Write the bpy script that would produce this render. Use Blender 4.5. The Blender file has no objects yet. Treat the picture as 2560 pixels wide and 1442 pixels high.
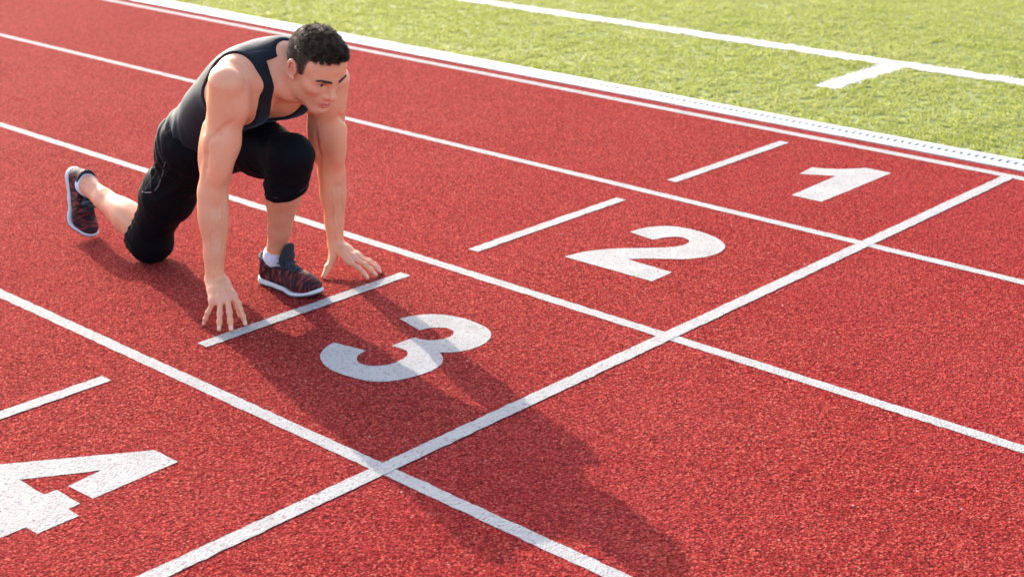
import bpy, math, random
import numpy as np
from mathutils import Vector, Matrix

S = bpy.context.scene
COL = S.collection
rng = np.random.default_rng(7)
random.seed(7)

# ------------------------------------------------------------------ camera
CAM = np.array([2.5637, -5.9386, 1.7727])
YAW, PITCH, ROLL = 2.316703, 0.357203, -0.004672
fwd = np.array([math.cos(YAW) * math.cos(PITCH), math.sin(YAW) * math.cos(PITCH), -math.sin(PITCH)])
rgt = np.array([math.sin(YAW), -math.cos(YAW), 0.0])
upv = np.cross(rgt, fwd)
r2 = rgt * math.cos(ROLL) + upv * math.sin(ROLL)
u2 = upv * math.cos(ROLL) - rgt * math.sin(ROLL)
cd = bpy.data.cameras.new('camera')
cam = bpy.data.objects.new('camera', cd)
COL.objects.link(cam)
Mc = Matrix.Identity(4)
for i in range(3):
    Mc[i][0], Mc[i][1], Mc[i][2], Mc[i][3] = r2[i], u2[i], -fwd[i], CAM[i]
cam.matrix_world = Mc
cd.sensor_width = 36.0
cd.lens = 36.0 * 3677.6 / 2560.0
cd.clip_end = 3000
cd.dof.use_dof = True
cd.dof.focus_distance = 4.25
cd.dof.aperture_fstop = 3.8
S.camera = cam

# ------------------------------------------------------------------ light
SUN_EL = math.radians(25.0)
TRAVEL = math.radians(-18.0)               # compass direction in which the light travels
W = bpy.data.worlds.new('World')
S.world = W
W.use_nodes = True
wn = W.node_tree
sky = wn.nodes.new('ShaderNodeTexSky')
sky.sky_type = 'NISHITA'
sky.sun_disc = False
sky.sun_elevation = SUN_EL
sd = np.array([-math.cos(TRAVEL) * math.cos(SUN_EL), -math.sin(TRAVEL) * math.cos(SUN_EL), math.sin(SUN_EL)])
sky.sun_rotation = math.atan2(sd[0], sd[1])
sky.air_density = 0.8
sky.dust_density = 2.6
sky.ozone_density = 0.7
wn.nodes['Background'].inputs['Strength'].default_value = 0.15
wn.links.new(sky.outputs[0], wn.nodes['Background'].inputs['Color'])
sl = bpy.data.lights.new('sun', 'SUN')
sl.energy = 2.0
sl.angle = math.radians(0.5)
sl.color = (1.0, 0.90, 0.76)
sun = bpy.data.objects.new('sun', sl)
COL.objects.link(sun)
sun.rotation_euler = Vector(sd).to_track_quat('Z', 'Y').to_euler()
S.view_settings.view_transform = 'Standard'
S.view_settings.look = 'None'
S.view_settings.gamma = 1.0
S.view_settings.use_curve_mapping = False
S.view_settings.exposure = 1.98

# ------------------------------------------------------------------ material helpers
def lin(c):
    return tuple((v / 12.92 if v <= 0.04045 else ((v + 0.055) / 1.055) ** 2.4) for v in [x / 255.0 for x in c]) + (1.0,)

class NT:
    def __init__(s, name):
        s.m = bpy.data.materials.new(name)
        s.m.use_nodes = True
        s.t = s.m.node_tree
        s.b = s.t.nodes['Principled BSDF']
        s.tc = s.t.nodes.new('ShaderNodeTexCoord')
    def n(s, kind, **kw):
        nd = s.t.nodes.new('ShaderNode' + kind)
        for k, v in kw.items():
            if k in nd.inputs:
                nd.inputs[k].default_value = v
            else:
                setattr(nd, k, v)
        return nd
    def l(s, a, b):
        s.t.links.new(a, b)
    def noise(s, scale, detail=3.0, rough=0.55, vec=None):
        nd = s.n('TexNoise')
        nd.inputs['Scale'].default_value = scale
        nd.inputs['Detail'].default_value = detail
        nd.inputs['Roughness'].default_value = rough
        s.l(vec or s.tc.outputs['Object'], nd.inputs['Vector'])
        return nd
    def ramp(s, fac, stops):
        nd = s.n('ValToRGB')
        e = nd.color_ramp.elements
        while len(e) < len(stops):
            e.new(0.5)
        for i, (p, c) in enumerate(stops):
            e[i].position = p
            e[i].color = c if len(c) == 4 else tuple(c) + (1.0,)
        s.l(fac, nd.inputs['Fac'])
        return nd
    def mix(s, fac, a, b, mode='MIX'):
        nd = s.n('Mix', data_type='RGBA', blend_type=mode)
        for v, k in ((fac, 0), (a, 6), (b, 7)):
            if hasattr(v, 'is_output'):
                s.l(v, nd.inputs[k])
            else:
                nd.inputs[k].default_value = v
        return nd.outputs[2]
    def bump(s, h, strength, dist, prev=None):
        nd = s.n('Bump')
        nd.inputs['Strength'].default_value = strength
        nd.inputs['Distance'].default_value = dist
        s.l(h, nd.inputs['Height'])
        if prev is not None:
            s.l(prev.outputs[0], nd.inputs['Normal'])
        return nd
    def setp(s, **kw):
        for k, v in kw.items():
            k = k.replace('_', ' ')
            if hasattr(v, 'is_output'):
                s.l(v, s.b.inputs[k])
            else:
                s.b.inputs[k].default_value = v

def simple(name, col, rough=0.6, **kw):
    m = NT(name)
    m.setp(Base_Color=col if len(col) == 4 else tuple(col) + (1.0,), Roughness=rough, **kw)
    return m.m

# track: coarse red rubber granules
def track_material():
    m = NT('red_rubber_granules')
    v = m.n('TexVoronoi', feature='F1')
    v.inputs['Scale'].default_value = 165.0
    m.l(m.tc.outputs['Object'], v.inputs['Vector'])
    v2 = m.n('TexVoronoi', feature='F1')
    v2.inputs['Scale'].default_value = 72.0
    m.l(m.tc.outputs['Object'], v2.inputs['Vector'])
    big = m.noise(1.3, 4.0, 0.6)
    mid = m.noise(14.0, 4.0, 0.65)
    fine = m.noise(260.0, 2.0, 0.6)
    sep = m.n('SeparateColor')
    m.l(v.outputs['Color'], sep.inputs[0])
    c = m.ramp(sep.outputs[0], [(0.0, (0.10, 0.010, 0.012)), (0.25, (0.27, 0.022, 0.021)), (0.70, (0.41, 0.040, 0.034)), (1.0, (0.60, 0.15, 0.11))])
    c2 = m.mix(0.22, c.outputs[0], m.ramp(mid.outputs['Fac'], [(0.3, (0.25, 0.020, 0.020)), (0.7, (0.44, 0.048, 0.040))]).outputs[0])
    c3 = m.mix(m.ramp(big.outputs['Fac'], [(0.35, (0, 0, 0)), (0.75, (0.22, 0.22, 0.22))]).outputs[0], c2, (0.52, 0.095, 0.085, 1))
    wear = m.noise(0.55, 5.0, 0.7)
    c3 = m.mix(m.ramp(wear.outputs['Fac'], [(0.42, (0, 0, 0)), (0.62, (0.28, 0.28, 0.28))]).outputs[0], c3, (0.36, 0.030, 0.036, 1))
    mp = m.n('Mapping'); mp.inputs['Scale'].default_value = (2.2, 16.0, 1.0)
    m.l(m.tc.outputs['Object'], mp.inputs['Vector'])
    scuff = m.noise(1.0, 6.0, 0.72, mp.outputs[0])
    c3 = m.mix(m.ramp(scuff.outputs['Fac'], [(0.60, (0, 0, 0)), (0.78, (0.30, 0.30, 0.30))]).outputs[0], c3, (0.58, 0.17, 0.15, 1))
    chip = m.n('TexVoronoi', feature='F1'); chip.inputs['Scale'].default_value = 24.0
    m.l(m.tc.outputs['Object'], chip.inputs['Vector'])
    cs = m.n('SeparateColor'); m.l(chip.outputs['Color'], cs.inputs[0])
    lt = m.n('Math', operation='LESS_THAN'); m.l(chip.outputs['Distance'], lt.inputs[0]); lt.inputs[1].default_value = 0.075
    rare = m.n('Math', operation='GREATER_THAN'); m.l(cs.outputs[0], rare.inputs[0]); rare.inputs[1].default_value = 0.90
    pale = m.n('Math', operation='MULTIPLY'); m.l(lt.outputs[0], pale.inputs[0]); m.l(rare.outputs[0], pale.inputs[1])
    c3 = m.mix(pale.outputs[0], c3, (0.60, 0.42, 0.38, 1))
    rare2 = m.n('Math', operation='LESS_THAN'); m.l(cs.outputs[0], rare2.inputs[0]); rare2.inputs[1].default_value = 0.12
    pit = m.n('Math', operation='MULTIPLY'); m.l(lt.outputs[0], pit.inputs[0]); m.l(rare2.outputs[0], pit.inputs[1])
    c3 = m.mix(pit.outputs[0], c3, (0.07, 0.012, 0.014, 1))
    gap = m.ramp(v.outputs['Distance'], [(0.30, (0.87, 0.86, 0.86)), (0.75, (0.38, 0.35, 0.36))])
    c3 = m.mix(1.0, c3, gap.outputs[0], 'MULTIPLY')
    m.setp(Base_Color=c3, Roughness=0.95, Specular_IOR_Level=0.02)
    h = m.n('Math', operation='ADD')
    m.l(v.outputs['Distance'], h.inputs[0])
    m.l(fine.outputs['Fac'], h.inputs[1])
    b1 = m.bump(v2.outputs['Distance'], 0.8, 0.006)
    b2 = m.bump(h.outputs[0], 0.85, 0.005, b1)
    m.l(b2.outputs[0], m.b.inputs['Normal'])
    return m.m

def paint_material():
    m = NT('white_track_paint')
    v = m.n('TexVoronoi', feature='F1')
    v.inputs['Scale'].default_value = 170.0
    m.l(m.tc.outputs['Object'], v.inputs['Vector'])
    pits = m.noise(78.0, 3.0, 0.7)
    worn = m.noise(26.0, 5.0, 0.7)
    mid = m.noise(9.0, 4.0, 0.6)
    base = m.ramp(mid.outputs['Fac'], [(0.3, (0.305, 0.295, 0.28)), (0.7, (0.375, 0.365, 0.35))])
    pm = m.ramp(pits.outputs['Fac'], [(0.36, (0.95, 0.95, 0.95)), (0.45, (0, 0, 0))])
    c = m.mix(pm.outputs[0], base.outputs[0], (0.24, 0.18, 0.18, 1))
    c = m.mix(m.ramp(worn.outputs['Fac'], [(0.27, (0.75, 0.75, 0.75)), (0.36, (0, 0, 0))]).outputs[0], c, (0.36, 0.10, 0.095, 1))
    m.setp(Base_Color=c, Roughness=0.9, Specular_IOR_Level=0.1)
    h = m.n('Math', operation='ADD')
    m.l(v.outputs['Distance'], h.inputs[0])
    m.l(pits.outputs['Fac'], h.inputs[1])
    b = m.bump(h.outputs[0], 0.6, 0.004)
    m.l(b.outputs[0], m.b.inputs['Normal'])
    return m.m

MAT_TRACK = track_material()
MAT_PAINT = paint_material()

# ------------------------------------------------------------------ object helpers
def link(name, me, mat=None, parent=None):
    o = bpy.data.objects.new(name, me)
    COL.objects.link(o)
    if mat is not None and me is not None:
        for x in (mat if isinstance(mat, (list, tuple)) else [mat]):
            me.materials.append(x)
    if parent is not None:
        o.parent = parent
    return o

def mesh(name, v, f, smooth=False):
    me = bpy.data.meshes.new(name)
    v = np.asarray(v, dtype=np.float32)
    if isinstance(f, np.ndarray):
        n = f.shape[1]
        me.vertices.add(len(v))
        me.vertices.foreach_set('co', v.ravel())
        me.loops.add(f.size)
        me.loops.foreach_set('vertex_index', f.astype(np.int32).ravel())
        me.polygons.add(len(f))
        me.polygons.foreach_set('loop_start', np.arange(0, f.size, n, dtype=np.int32))
        me.update(calc_edges=True)
    else:
        me.from_pydata(v.tolist(), [], f)
        me.update()
    if smooth:
        me.polygons.foreach_set('use_smooth', np.ones(len(me.polygons), dtype=bool))
    return me

def set_color(me, rgb, name='tint'):
    a = me.color_attributes.new(name, 'FLOAT_COLOR', 'POINT')
    c = np.ones((len(me.vertices), 4), np.float32)
    c[:, :3] = rgb
    a.data.foreach_set('color', c.ravel())

class MB:
    def __init__(s):
        s.v, s.f = [], []
    def box(s, lo, hi):
        n = len(s.v)
        x0, y0, z0 = lo
        x1, y1, z1 = hi
        s.v += [(x0, y0, z0), (x1, y0, z0), (x1, y1, z0), (x0, y1, z0), (x0, y0, z1), (x1, y0, z1), (x1, y1, z1), (x0, y1, z1)]
        s.f += [tuple(n + i for i in q) for q in ((0, 3, 2, 1), (4, 5, 6, 7), (0, 1, 5, 4), (1, 2, 6, 5), (2, 3, 7, 6), (3, 0, 4, 7))]

def poly_sheet(name, pts, z, mat, parent, step=None, jitter=0.0):
    """flat painted shape: outline filled as a sheet with a slightly ragged edge"""
    out = []
    for i in range(len(pts)):
        a = np.array(pts[i]); b = np.array(pts[(i + 1) % len(pts)])
        L = np.linalg.norm(b - a)
        n = max(1, int(L / step)) if step else 1
        nrm = np.array([-(b - a)[1], (b - a)[0]]) / max(L, 1e-6)
        for k in range(n):
            p = a + (b - a) * k / n
            if jitter and k:
                p = p + nrm * rng.normal(0, jitter)
            out.append(p)
    import bmesh
    bm = bmesh.new()
    vs = [bm.verts.new((p[0], p[1], z)) for p in out]
    es = [bm.edges.new((vs[i], vs[(i + 1) % len(vs)])) for i in range(len(vs))]
    bmesh.ops.triangle_fill(bm, use_beauty=True, edges=es, normal=(0, 0, 1))
    for f in bm.faces:
        if f.normal.z < 0:
            f.normal_flip()
    me = bpy.data.meshes.new(name)
    bm.to_mesh(me)
    bm.free()
    return link(name, me, mat, parent)

# ------------------------------------------------------------------ ground
def sheet(name, x0, x1, y0, y1, z, mat, parent=None):
    return link(name, mesh(name, [(x0, y0, z), (x1, y0, z), (x1, y1, z), (x0, y1, z)], [(0, 1, 2, 3)]), mat, parent)

g_m = NT('dry_ground')
g_m.setp(Base_Color=g_m.ramp(g_m.noise(0.4, 5).outputs['Fac'], [(0.3, (0.10, 0.11, 0.05)), (0.7, (0.17, 0.16, 0.08))]).outputs[0], Roughness=0.9)
ground = sheet('ground', -900, 900, -900, 900, -0.06, g_m.m)
ground['kind'] = 'structure'

track = sheet('running_track', -90, 60, -9.9, 0.10, 0.0, MAT_TRACK)
track['kind'] = 'structure'

LINE = 0.045
def xrange_line(y, w, x0, x1, label=None, nm='lane_line'):
    pts = [(x0, y - w / 2), (x1, y - w / 2), (x1, y + w / 2), (x0, y + w / 2)]
    # ragged only where the camera is near
    seg = []
    xs = np.concatenate([[x0], np.arange(-9.0, 3.0, 0.02), [x1]])
    low = [(x, y - w / 2 + (rng.normal(0, 0.0011) if 0 < i < len(xs) - 1 else 0)) for i, x in enumerate(xs)]
    top = [(x, y + w / 2 + (rng.normal(0, 0.0011) if 0 < i < len(xs) - 1 else 0)) for i, x in enumerate(xs)]
    n = len(xs)
    v = [(a, b, 0.0012) for a, b in low] + [(a, b, 0.0012) for a, b in top]
    f = [(i, i + 1, n + i + 1, n + i) for i in range(n - 1)]
    o = link(nm, mesh(nm, v, f), MAT_PAINT, track)
    if label:
        o['label'] = label
    return o

xrange_line(0.0, 0.052, -90, 60)
for k in range(1, 9):
    xrange_line(-1.22 * k, LINE, -90, 60)

def across(x, y0, y1, w, nm):
    ys = np.concatenate([np.arange(y0, y1, 0.02), [y1]])
    n = len(ys)
    v = [(x - w / 2 + rng.normal(0, 0.0011), y, 0.0022) for y in ys] + [(x + w / 2 + rng.normal(0, 0.0011), y, 0.0022) for y in ys]
    f = [(i, n + i, n + i + 1, i + 1) for i in range(n - 1)]
    return link(nm, mesh(nm, v, f), MAT_PAINT, track)

across(0.0, -9.76, -0.025, 0.052, 'start_line')
for k in range(6):
    yc = -0.61 - 1.22 * k
    across(-1.036, yc - 0.425, yc + 0.452, 0.050, 'lane_mark')

d1 = [(-0.693, -0.574), (-0.708, -0.448), (-0.652, -0.427), (-0.598, -0.388), (-0.559, -0.344), (-0.529, -0.298), (-0.403, -0.298), (-0.403, -0.866), (-0.545, -0.866), (-0.557, -0.497)]
d2 = [(-0.74, -1.694), (-0.737, -1.642), (-0.723, -1.596), (-0.7, -1.561), (-0.67, -1.534), (-0.632, -1.518), (-0.589, -1.51), (-0.54, -1.511), (-0.484, -1.522), (-0.432, -1.542), (-0.394, -1.567), (-0.374, -1.587), (-0.358, -1.615), (-0.347, -1.653), (-0.346, -1.698), (-0.357, -1.744), (-0.376, -1.78), (-0.4, -1.81), (-0.438, -1.842), (-0.478, -1.873), (-0.516, -1.905), (-0.549, -1.948), (-0.348, -1.952), (-0.343, -2.074), (-0.742, -2.079), (-0.733, -2.035), (-0.722, -1.989), (-0.705, -1.951), (-0.676, -1.906), (-0.643, -1.866), (-0.607, -1.83), (-0.57, -1.795), (-0.534, -1.757), (-0.506, -1.718), (-0.495, -1.682), (-0.496, -1.654), (-0.504, -1.633), (-0.519, -1.62), (-0.547, -1.612), (-0.573, -1.62), (-0.591, -1.639), (-0.605, -1.664), (-0.61, -1.691), (-0.619, -1.71)]
d3 = [(-0.739, -2.906), (-0.732, -2.868), (-0.714, -2.834), (-0.69, -2.805), (-0.659, -2.784), (-0.622, -2.769), (-0.578, -2.761), (-0.526, -2.763), (-0.477, -2.771), (-0.442, -2.787), (-0.423, -2.804), (-0.404, -2.829), (-0.389, -2.865), (-0.385, -2.902), (-0.389, -2.938), (-0.402, -2.974), (-0.421, -2.999), (-0.443, -3.015), (-0.418, -3.029), (-0.395, -3.047), (-0.377, -3.07), (-0.365, -3.097), (-0.36, -3.13), (-0.363, -3.174), (-0.372, -3.212), (-0.384, -3.245), (-0.401, -3.275), (-0.416, -3.291), (-0.439, -3.306), (-0.471, -3.318), (-0.51, -3.325), (-0.552, -3.33), (-0.595, -3.328), (-0.641, -3.315), (-0.679, -3.295), (-0.702, -3.276), (-0.723, -3.248), (-0.738, -3.217), (-0.747, -3.182), (-0.621, -3.16), (-0.617, -3.184), (-0.608, -3.207), (-0.59, -3.226), (-0.57, -3.236), (-0.548, -3.238), (-0.527, -3.232), (-0.506, -3.215), (-0.491, -3.192), (-0.485, -3.16), (-0.49, -3.124), (-0.499, -3.101), (-0.511, -3.085), (-0.531, -3.074), (-0.55, -3.074), (-0.574, -3.077), (-0.593, -3.078), (-0.591, -3.035), (-0.589, -3.004), (-0.585, -2.981), (-0.565, -2.982), (-0.54, -2.972), (-0.523, -2.957), (-0.511, -2.932), (-0.507, -2.905), (-0.515, -2.882), (-0.53, -2.866), (-0.546, -2.859), (-0.569, -2.86), (-0.592, -2.875), (-0.608, -2.893), (-0.615, -2.913), (-0.617, -2.932)]
d4a = [(-0.533, -3.996), (-0.43, -3.994), (-0.421, -4.255), (-0.525, -4.261), (-0.537, -4.155), (-0.648, -4.326), (-0.531, -4.326), (-0.529, -4.291), (-0.422, -4.29), (-0.419, -4.325), (-0.37, -4.326), (-0.367, -4.441), (-0.415, -4.443), (-0.417, -4.562), (-0.53, -4.562), (-0.53, -4.444), (-0.80, -4.444), (-0.80, -4.365)]
# the stencil leaves a bridge of bare track above the crossbar of the 4
for pts, lab in ((d1, 'white painted number 1 nearest the grass'), (d2, 'white painted number 2 in full sun'),
                 (d3, 'white painted number 3 crossed by the shadow of the runner'), (d4a, 'white painted number 4 cut off by the left edge')):
    o = poly_sheet('lane_number', pts, 0.0012, MAT_PAINT, track, step=0.02, jitter=0.0008)
    o['label'] = lab

# ------------------------------------------------------------------ slotted drain between track and grass
def kerb_material(name, c0, c1):
    m = NT(name)
    n = m.noise(6.0, 5.0, 0.65)
    c = m.ramp(n.outputs['Fac'], [(0.3, c0), (0.7, c1)])
    m.setp(Base_Color=c.outputs[0], Roughness=0.6)
    b = m.bump(m.noise(150.0, 3).outputs['Fac'], 0.25, 0.002)
    m.l(b.outputs[0], m.b.inputs['Normal'])
    return m.m
M_KERB = kerb_material('pale_concrete', (0.40, 0.385, 0.355), (0.48, 0.465, 0.43))
M_ALU = kerb_material('white_coated_grate', (0.40, 0.415, 0.43), (0.47, 0.48, 0.49))
M_SLOT_SHADE = kerb_material('slot_shade_grey', (0.27, 0.285, 0.295), (0.36, 0.375, 0.385))
M_DARK = kerb_material('channel_floor', (0.20, 0.22, 0.23), (0.30, 0.32, 0.33))
drain = bpy.data.objects.new('drain_channel', None)
COL.objects.link(drain)
drain.location = (-3, 0.19, 0)
drain['label'] = 'white slotted drain channel running between the red track and the grass'
drain['category'] = 'drain'
LSEC = 1.0
edge = MB(); edge.box((0.004, 0.104, -0.05), (LSEC - 0.004, 0.173, 0.005))
edge_me = mesh('edge_block', edge.v, edge.f)
rim = MB(); rim.box((0.003, 0.219, -0.05), (LSEC - 0.003, 0.264, 0.006))
rim_me = mesh('rim', rim.v, rim.f)
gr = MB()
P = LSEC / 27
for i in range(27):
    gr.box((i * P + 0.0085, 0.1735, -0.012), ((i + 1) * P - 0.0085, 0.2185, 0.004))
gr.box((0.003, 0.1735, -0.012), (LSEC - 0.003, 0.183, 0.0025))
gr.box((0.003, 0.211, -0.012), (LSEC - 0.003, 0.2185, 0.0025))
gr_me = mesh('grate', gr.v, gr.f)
fl = MB(); fl.box((0, 0.1735, -0.05), (LSEC, 0.2185, -0.030))
fl_me = mesh('channel', fl.v, fl.f)
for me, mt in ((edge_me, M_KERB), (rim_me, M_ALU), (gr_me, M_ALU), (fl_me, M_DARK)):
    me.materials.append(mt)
gr_me.materials.append(M_SLOT_SHADE)                      # bar sides coloured greyer than the tops, painting in the slots' shade
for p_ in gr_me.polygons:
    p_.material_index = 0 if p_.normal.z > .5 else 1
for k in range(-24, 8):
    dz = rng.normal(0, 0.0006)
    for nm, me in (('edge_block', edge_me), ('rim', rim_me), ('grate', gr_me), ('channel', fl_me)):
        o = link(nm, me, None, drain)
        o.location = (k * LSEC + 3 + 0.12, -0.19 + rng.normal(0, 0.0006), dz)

# ------------------------------------------------------------------ grass field
gm = NT('grass_field_soil')
a = gm.noise(9.0, 6.0, 0.7)
gm.setp(Base_Color=gm.ramp(a.outputs['Fac'], [(0.3, (0.135, 0.165, 0.028)), (0.7, (0.205, 0.235, 0.055))]).outputs[0], Roughness=0.85)
field = sheet('grass_field', -90, 60, 0.266, 75, -0.012, gm.m)
field['kind'] = 'structure'

def on_line(x, y, wob):
    return ((np.abs(y - (1.80 + 0.008 * (x + 2.7)) + wob) < 0.072) | ((np.abs(x + 1.525 + wob * 1.2) < 0.062) & (y > 1.0 + wob) & (y < 1.78)))

def grass_blades(n, x0, x1, y0, y1, seed, wide):
    r = np.random.default_rng(seed)
    # blades stand in small tufts
    nt = n // 9
    tx = r.uniform(x0, x1, nt); ty = r.uniform(y0, y1, nt)
    x = (tx[:, None] + r.normal(0, 0.010, (nt, 9))).ravel()
    y = (ty[:, None] + r.normal(0, 0.010, (nt, 9))).ravel()
    keep = (y > y0) & (y < y1)
    x, y = x[keep], y[keep]
    n = len(x)
    ph = r.uniform(0, 6.28, 40); fx = r.normal(0, 1, 40); fy = r.normal(0, 1, 40)
    def field_noise(sc, k0):
        s = np.zeros(n)
        for k in range(10):
            s += np.sin((fx[k0 + k] * x + fy[k0 + k] * y) * sc + ph[k0 + k])
        return s / 3.2
    patch = field_noise(4.0, 0)
    patch2 = field_noise(17.0, 10)
    patch3 = field_noise(45.0, 20)
    h = r.uniform(0.008, 0.017, n) * (1 + 0.22 * patch2)
    ang = r.uniform(0, 6.28, n)
    lean = r.uniform(0.2, 1.1, n) * h
    la = ang + r.normal(0, 0.6, n)
    w = r.uniform(0.0022, 0.004, n) * wide
    dx, dy = np.cos(la) * lean, np.sin(la) * lean
    sx, sy = -np.sin(ang) * w / 2, np.cos(ang) * w / 2
    z0 = np.full(n, -0.012)
    V = np.empty((n, 5, 3), np.float32)
    V[:, 0] = np.stack([x - sx, y - sy, z0], 1)
    V[:, 1] = np.stack([x + sx, y + sy, z0], 1)
    V[:, 2] = np.stack([x + sx * .8 + dx * .4, y + sy * .8 + dy * .4, z0 + h * .65], 1)
    V[:, 3] = np.stack([x - sx * .8 + dx * .4, y - sy * .8 + dy * .4, z0 + h * .65], 1)
    V[:, 4] = np.stack([x + dx, y + dy, z0 + h], 1)
    base = (np.arange(n) * 5)[:, None]
    F = np.concatenate([base + np.array([[0, 1, 2]]), base + np.array([[0, 2, 3]]), base + np.array([[3, 2, 4]])])
    t = np.clip(0.5 + 0.17 * patch + 0.13 * patch2 + 0.10 * patch3 + r.normal(0, 0.15, n), 0, 1)[:, None]
    c = (1 - t) * np.array([0.285, 0.315, 0.060]) + t * np.array([0.365, 0.395, 0.112])
    dry = r.uniform(0, 1, n) < 0.12 + 0.06 * patch
    c[dry] = np.array([0.42, 0.405, 0.19]) * r.uniform(0.8, 1.15, (dry.sum(), 1))
    wob = 0.012 * np.sin(x * 23) + 0.008 * np.sin(x * 61 + y * 40) + r.normal(0, 0.005, n)
    c[on_line(x, y, wob)] = (0.60, 0.60, 0.60)
    C = np.repeat(c, 5, axis=0)
    me = mesh('grass', V.reshape(-1, 3), F)
    set_color(me, C)
    return me

m = NT('grass_blade')
att = m.n('VertexColor', layer_name='tint')
m.setp(Base_Color=att.outputs[0], Roughness=0.5, Specular_IOR_Level=0.35)
tr = m.n('BsdfTranslucent')
m.l(att.outputs[0], tr.inputs['Color'])
mx = m.n('MixShader')
mx.inputs[0].default_value = 0.55
m.l(m.b.outputs[0], mx.inputs[1]); m.l(tr.outputs[0], mx.inputs[2])
m.l(mx.outputs[0], m.t.nodes['Material Output'].inputs['Surface'])
M_GRASS = m.m
for nm, (n, x0, x1, y0, y1, sd_, wd) in {'near': (560000, -7.6, 1.2, 0.27, 4.9, 3, 1.5), }.items():
    o = link('grass', grass_blades(n, x0, x1, y0, y1, sd_, wd), M_GRASS)
    o['kind'] = 'stuff'
    o['label'] = 'short bright green grass of the infield with white painted lines'

# painted field lines lie in the grass as thin chalk sheets under the painted blades
M_CHALK = kerb_material('white_field_paint', (0.54, 0.55, 0.54), (0.62, 0.62, 0.62))
def wavy(name, p0, p1, w, z, label):
    p0 = np.array(p0); p1 = np.array(p1)
    L = np.linalg.norm(p1 - p0); d = (p1 - p0) / L; nrm = np.array([-d[1], d[0]])
    n = max(2, int(L / 0.03))
    t = np.linspace(0, L, n)
    wob = 0.004 * np.sin(t * 21) + rng.normal(0, 0.003, n)
    A = [tuple(p0 + d * s + nrm * (w / 2 + q)) + (z,) for s, q in zip(t, wob)]
    B = [tuple(p0 + d * s - nrm * (w / 2 + q)) + (z,) for s, q in zip(t, wob[::-1])]
    o = link(name, mesh(name, A + B, [(n + i, n + i + 1, i + 1, i) for i in range(n - 1)]), M_CHALK, field)
    o['label'] = label
wavy('field_line', (-30, 1.582), (20, 1.982), 0.135, -0.0065, 'long white line painted on the grass')
wavy('field_tick', (-1.525, 1.0), (-1.525, 1.735), 0.12, -0.0085, 'short white mark reaching from the grass line toward the track')
# ================================================================== SDF sculpting kit
class Grid:
    def __init__(s, lo, hi, h, fill=0.2):
        s.lo = np.array(lo, float); s.h = h
        s.n = np.ceil((np.array(hi) - s.lo) / h).astype(int) + 1
        s.f = np.full(tuple(s.n), fill, np.float32)
    def blk(s, lo, hi):
        a = np.clip(np.floor((np.array(lo) - s.lo) / s.h).astype(int), 0, s.n)
        b = np.clip(np.ceil((np.array(hi) - s.lo) / s.h).astype(int) + 1, 0, s.n)
        sl = tuple(slice(i, j) for i, j in zip(a, b))
        ax = [(s.lo[i] + s.h * np.arange(a[i], b[i])).astype(np.float32) for i in range(3)]
        return sl, ax[0][:, None, None], ax[1][None, :, None], ax[2][None, None, :]
    def put(s, sl, d, k, op):
        a = s.f[sl]
        if a.size == 0:
            return
        if op == 'add':
            if k > 0:
                h = np.maximum(k - np.abs(a - d), 0) / k
                s.f[sl] = np.minimum(a, d) - h * h * k * 0.25
            else:
                s.f[sl] = np.minimum(a, d)
        elif op == 'sub':
            d = -d
            if k > 0:
                h = np.maximum(k - np.abs(a - d), 0) / k
                s.f[sl] = np.maximum(a, d) + h * h * k * 0.25
            else:
                s.f[sl] = np.maximum(a, d)
    M = 0.05
    def cone(s, p0, p1, r0, r1, k=0.02, op='add', flat=None):
        p0 = np.array(p0, float); p1 = np.array(p1, float)
        R = max(r0, r1) * (max(1.0, 1 / flat[1]) if flat and flat[1] < 1 else 1.0)
        if flat and flat[1] > 1:
            R = max(r0, r1) * flat[1]
        m = R + s.M
        sl, X, Y, Z = s.blk(np.minimum(p0, p1) - m, np.maximum(p0, p1) + m)
        d = p1 - p0
        X = X - p0[0]; Y = Y - p0[1]; Z = Z - p0[2]
        sc = 1.0
        if flat:
            n = np.array(flat[0], float); n = n - d * (n @ d) / max(d @ d, 1e-12); n /= np.linalg.norm(n)
            q = (X * n[0] + Y * n[1] + Z * n[2]) * (1 / flat[1] - 1)
            X = X + q * n[0]; Y = Y + q * n[1]; Z = Z + q * n[2]
            sc = min(1.0, flat[1] ** 0.5) if flat[1] < 1 else 1.0
        t = np.clip((X * d[0] + Y * d[1] + Z * d[2]) / max(d @ d, 1e-12), 0, 1)
        D = np.sqrt((X - t * d[0]) ** 2 + (Y - t * d[1]) ** 2 + (Z - t * d[2]) ** 2) - (r0 + (r1 - r0) * t)
        s.put(sl, (D * sc).astype(np.float32), k, op)
    def chain(s, pts, rad, k=0.02, op='add', flat=None):
        for i in range(len(pts) - 1):
            s.cone(pts[i], pts[i + 1], rad[i], rad[i + 1], k, op, flat)
    def ell(s, c, r, R=None, k=0.02, op='add'):
        c = np.array(c, float); r = np.array(r, float)
        R = np.eye(3) if R is None else np.array(R, float)      # rows = local axes
        ext = np.sqrt(((R * r[:, None]) ** 2).sum(0)) + s.M
        sl, X, Y, Z = s.blk(c - ext, c + ext)
        X = X - c[0]; Y = Y - c[1]; Z = Z - c[2]
        k0 = 0; k1 = 0
        for i in range(3):
            L = R[i, 0] * X + R[i, 1] * Y + R[i, 2] * Z
            k0 = k0 + (L / r[i]) ** 2
            k1 = k1 + (L / r[i] ** 2) ** 2
        k0 = np.sqrt(k0); k1 = np.sqrt(k1) + 1e-9
        s.put(sl, (k0 * (k0 - 1) / k1).astype(np.float32), k, op)
    def sphere(s, c, r, k=0.02, op='add'):
        s.cone(c, np.array(c) + np.array([0, 0, 1e-5]), r, r, k, op)

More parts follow.
